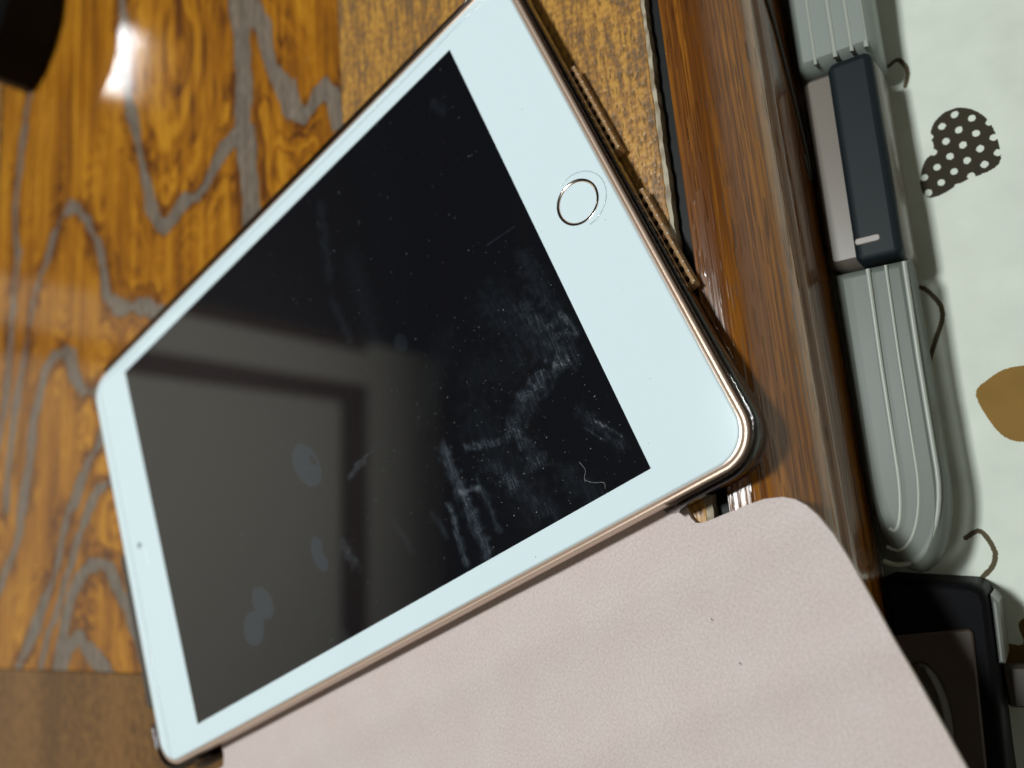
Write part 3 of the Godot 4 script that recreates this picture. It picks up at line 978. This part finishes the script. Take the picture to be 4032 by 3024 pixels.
	var lift := func(a: float, b: float) -> float:
		var f := 2.0 + 0.9 * exp(-pow((b - 80.0) / 4.0, 2.0)) + 0.6 * exp(-pow((b - 104.0) / 4.0, 2.0)) + 0.4 * exp(-pow((b - 150.0) / 5.0, 2.0)) - 0.6 * exp(-pow((b - 69.0) / 2.0, 2.0))
		return f + 0.5 * hills.get_noise_2d(a, b) + 0.012 * maxf(0.0, b - 110.0)
	for side in 2:
		st.set_smooth_group(1 + side)
		for j in rows.size() - 1:
			for i in cols:
				var q: Array = []
				for c in [[0, 0], [1, 0], [1, 1], [0, 1]]:
					var r: Array = rows[j + c[1]]
					var a := lerpf(r[1], r[2], float(i + c[0]) / cols)
					q.append(Vector3(a, lift.call(a, r[0]) - (1.5 if side == 1 else 0.0), r[0]))
				if side == 0:
					quad(st, q[0], q[1], q[2], q[3], box)
				else:
					quad(st, q[3], q[2], q[1], q[0], box)
	st.set_smooth_group(3)
	var rim: Array = []
	for i in cols + 1:
		rim.append(Vector2(lerpf(rows[0][1], rows[0][2], float(i) / cols), rows[0][0]))
	for j in range(1, rows.size()):
		rim.append(Vector2(rows[j][2], rows[j][0]))
	for j in range(rows.size() - 1, 0, -1):
		rim.append(Vector2(rows[j][1], rows[j][0]))
	for k in rim.size():
		var a: Vector2 = rim[k]
		var b: Vector2 = rim[(k + 1) % rim.size()]
		quad(st, v3(a, lift.call(a.x, a.y) - 1.5), v3(b, lift.call(b.x, b.y) - 1.5), v3(b, lift.call(b.x, b.y)), v3(a, lift.call(a.x, a.y)), box)
	obj("front_cover", done(st), cover_material(), t)


func cover_material() -> StandardMaterial3D:
	var w := 1248
	var h := 900
	var a := noise_map(101, 0.22, w, h, 3)
	var b := noise_map(102, 0.012, w, h, 3)
	var c := noise_map(103, 0.5, w, h, 2)
	var out := PackedByteArray()
	out.resize(w * h * 3)
	var bump := PackedByteArray()
	bump.resize(w * h)
	for k in w * h:
		var s := 0.92 + 0.26 * (a[k] / 255.0 - 0.5) + 0.03 * (b[k] / 255.0 - 0.5) + 0.2 * (c[k] / 255.0 - 0.5)
		var p := 0.5 + (b[k] / 255.0 - 0.5)
		out[k * 3] = to8(0.63 * s)
		out[k * 3 + 1] = to8((0.525 + 0.02 * p) * s)
		out[k * 3 + 2] = to8((0.50 + 0.025 * p) * s)
		bump[k] = clampi(int(60.0 + 0.5 * a[k] + 0.3 * c[k]), 0, 255)
	for s in [[0.862, 0.17], [0.868, 0.23], [0.7, 0.33], [0.4, 0.5]]:      # specks of dirt
		for j in 3:
			for i in 1:
				var at := (int(s[1] * h) + j) * w + int(s[0] * w) + i + j / 2
				for q in 3:
					out[at * 3 + q] = 50
	var m := StandardMaterial3D.new()
	m.albedo_texture = texture_of(out, w, h)
	m.roughness = 0.62
	m.metallic_specular = 0.35
	var im := Image.create_from_data(w, h, false, Image.FORMAT_L8, bump)
	im.bump_map_to_normal_map(0.45)
	m.normal_enabled = true
	m.normal_texture = ImageTexture.create_from_image(im)
	return m


# ---------------------------------------------------------------- dust

func build_dust() -> void:
	var rng := RandomNumberGenerator.new()
	rng.seed = 77
	var flake := slab(PackedVector2Array([Vector2(0.5, 0.1), Vector2(0.1, 0.35), Vector2(-0.45, 0.2), Vector2(-0.3, -0.25), Vector2(0.2, -0.3)]), [[0.1, 0.0], [0.0, 0.1], [0.15, 0.22]])
	var mm := MultiMesh.new()
	mm.transform_format = MultiMesh.TRANSFORM_3D
	mm.mesh = flake
	var places: Array = []
	var spin := Basis(Vector3.UP, turn)
	for k in 900:
		var p := Vector2(rng.randf_range(-78, 78), rng.randf_range(-58, 58))
		if k > 420:
			p = Vector2(rng.randf_range(20, 78), rng.randf_range(10, 58))
		if k > 620:
			p = Vector2(rng.randf_range(-98, 98), rng.randf_range(-64.5, 64.5))
		var s := 0.1 + 0.16 * pow(rng.randf(), 3.0)
		places.append(Transform3D(spin * Basis(Vector3.UP, rng.randf() * TAU).scaled(Vector3(s * rng.randf_range(0.8, 2.2), s, s)), spin * Vector3(p.x, GLASS + 0.005, p.y) * MM))
	for k in 90:
		var p := Vector2(rng.randf_range(-230, 120), rng.randf_range(-220, 90))
		var s := 0.25 + 0.5 * pow(rng.randf(), 3.0)
		if p.x > 101.0:
			continue
		places.append(Transform3D(Basis(Vector3.UP, rng.randf() * TAU).scaled(Vector3(s * rng.randf_range(0.8, 2.0), s, s)), Vector3(p.x, 0.005, p.y) * MM))
	mm.instance_count = places.size()
	for k in places.size():
		mm.set_instance_transform(k, places[k])
	var o := MultiMeshInstance3D.new()
	o.name = "dust"
	o.multimesh = mm
	o.material_override = mat(Color(0.3, 0.31, 0.31), 0.8)
	o.set_meta("kind", "stuff")
	tag(o, "tiny pale dust specks scattered on the screen and table", "dust")
	add_child(o)
	var hair := thing("lint_fibre", "curled pale lint fibre on the screen near its lower right corner", "lint", Vector3.ZERO, turn)
	obj("fibre", tube(spline([Vector3(66.0, GLASS + 0.1, 51.2), Vector3(66.6, GLASS + 0.2, 53.4), Vector3(65.6, GLASS + 0.15, 55.0), Vector3(67.2, GLASS + 0.2, 56.6), Vector3(69.2, GLASS + 0.1, 57.6), Vector3(69.0, GLASS + 0.1, 58.8)], 6), 0.03, 5), mat(Color(0.4, 0.42, 0.42), 0.7), hair)
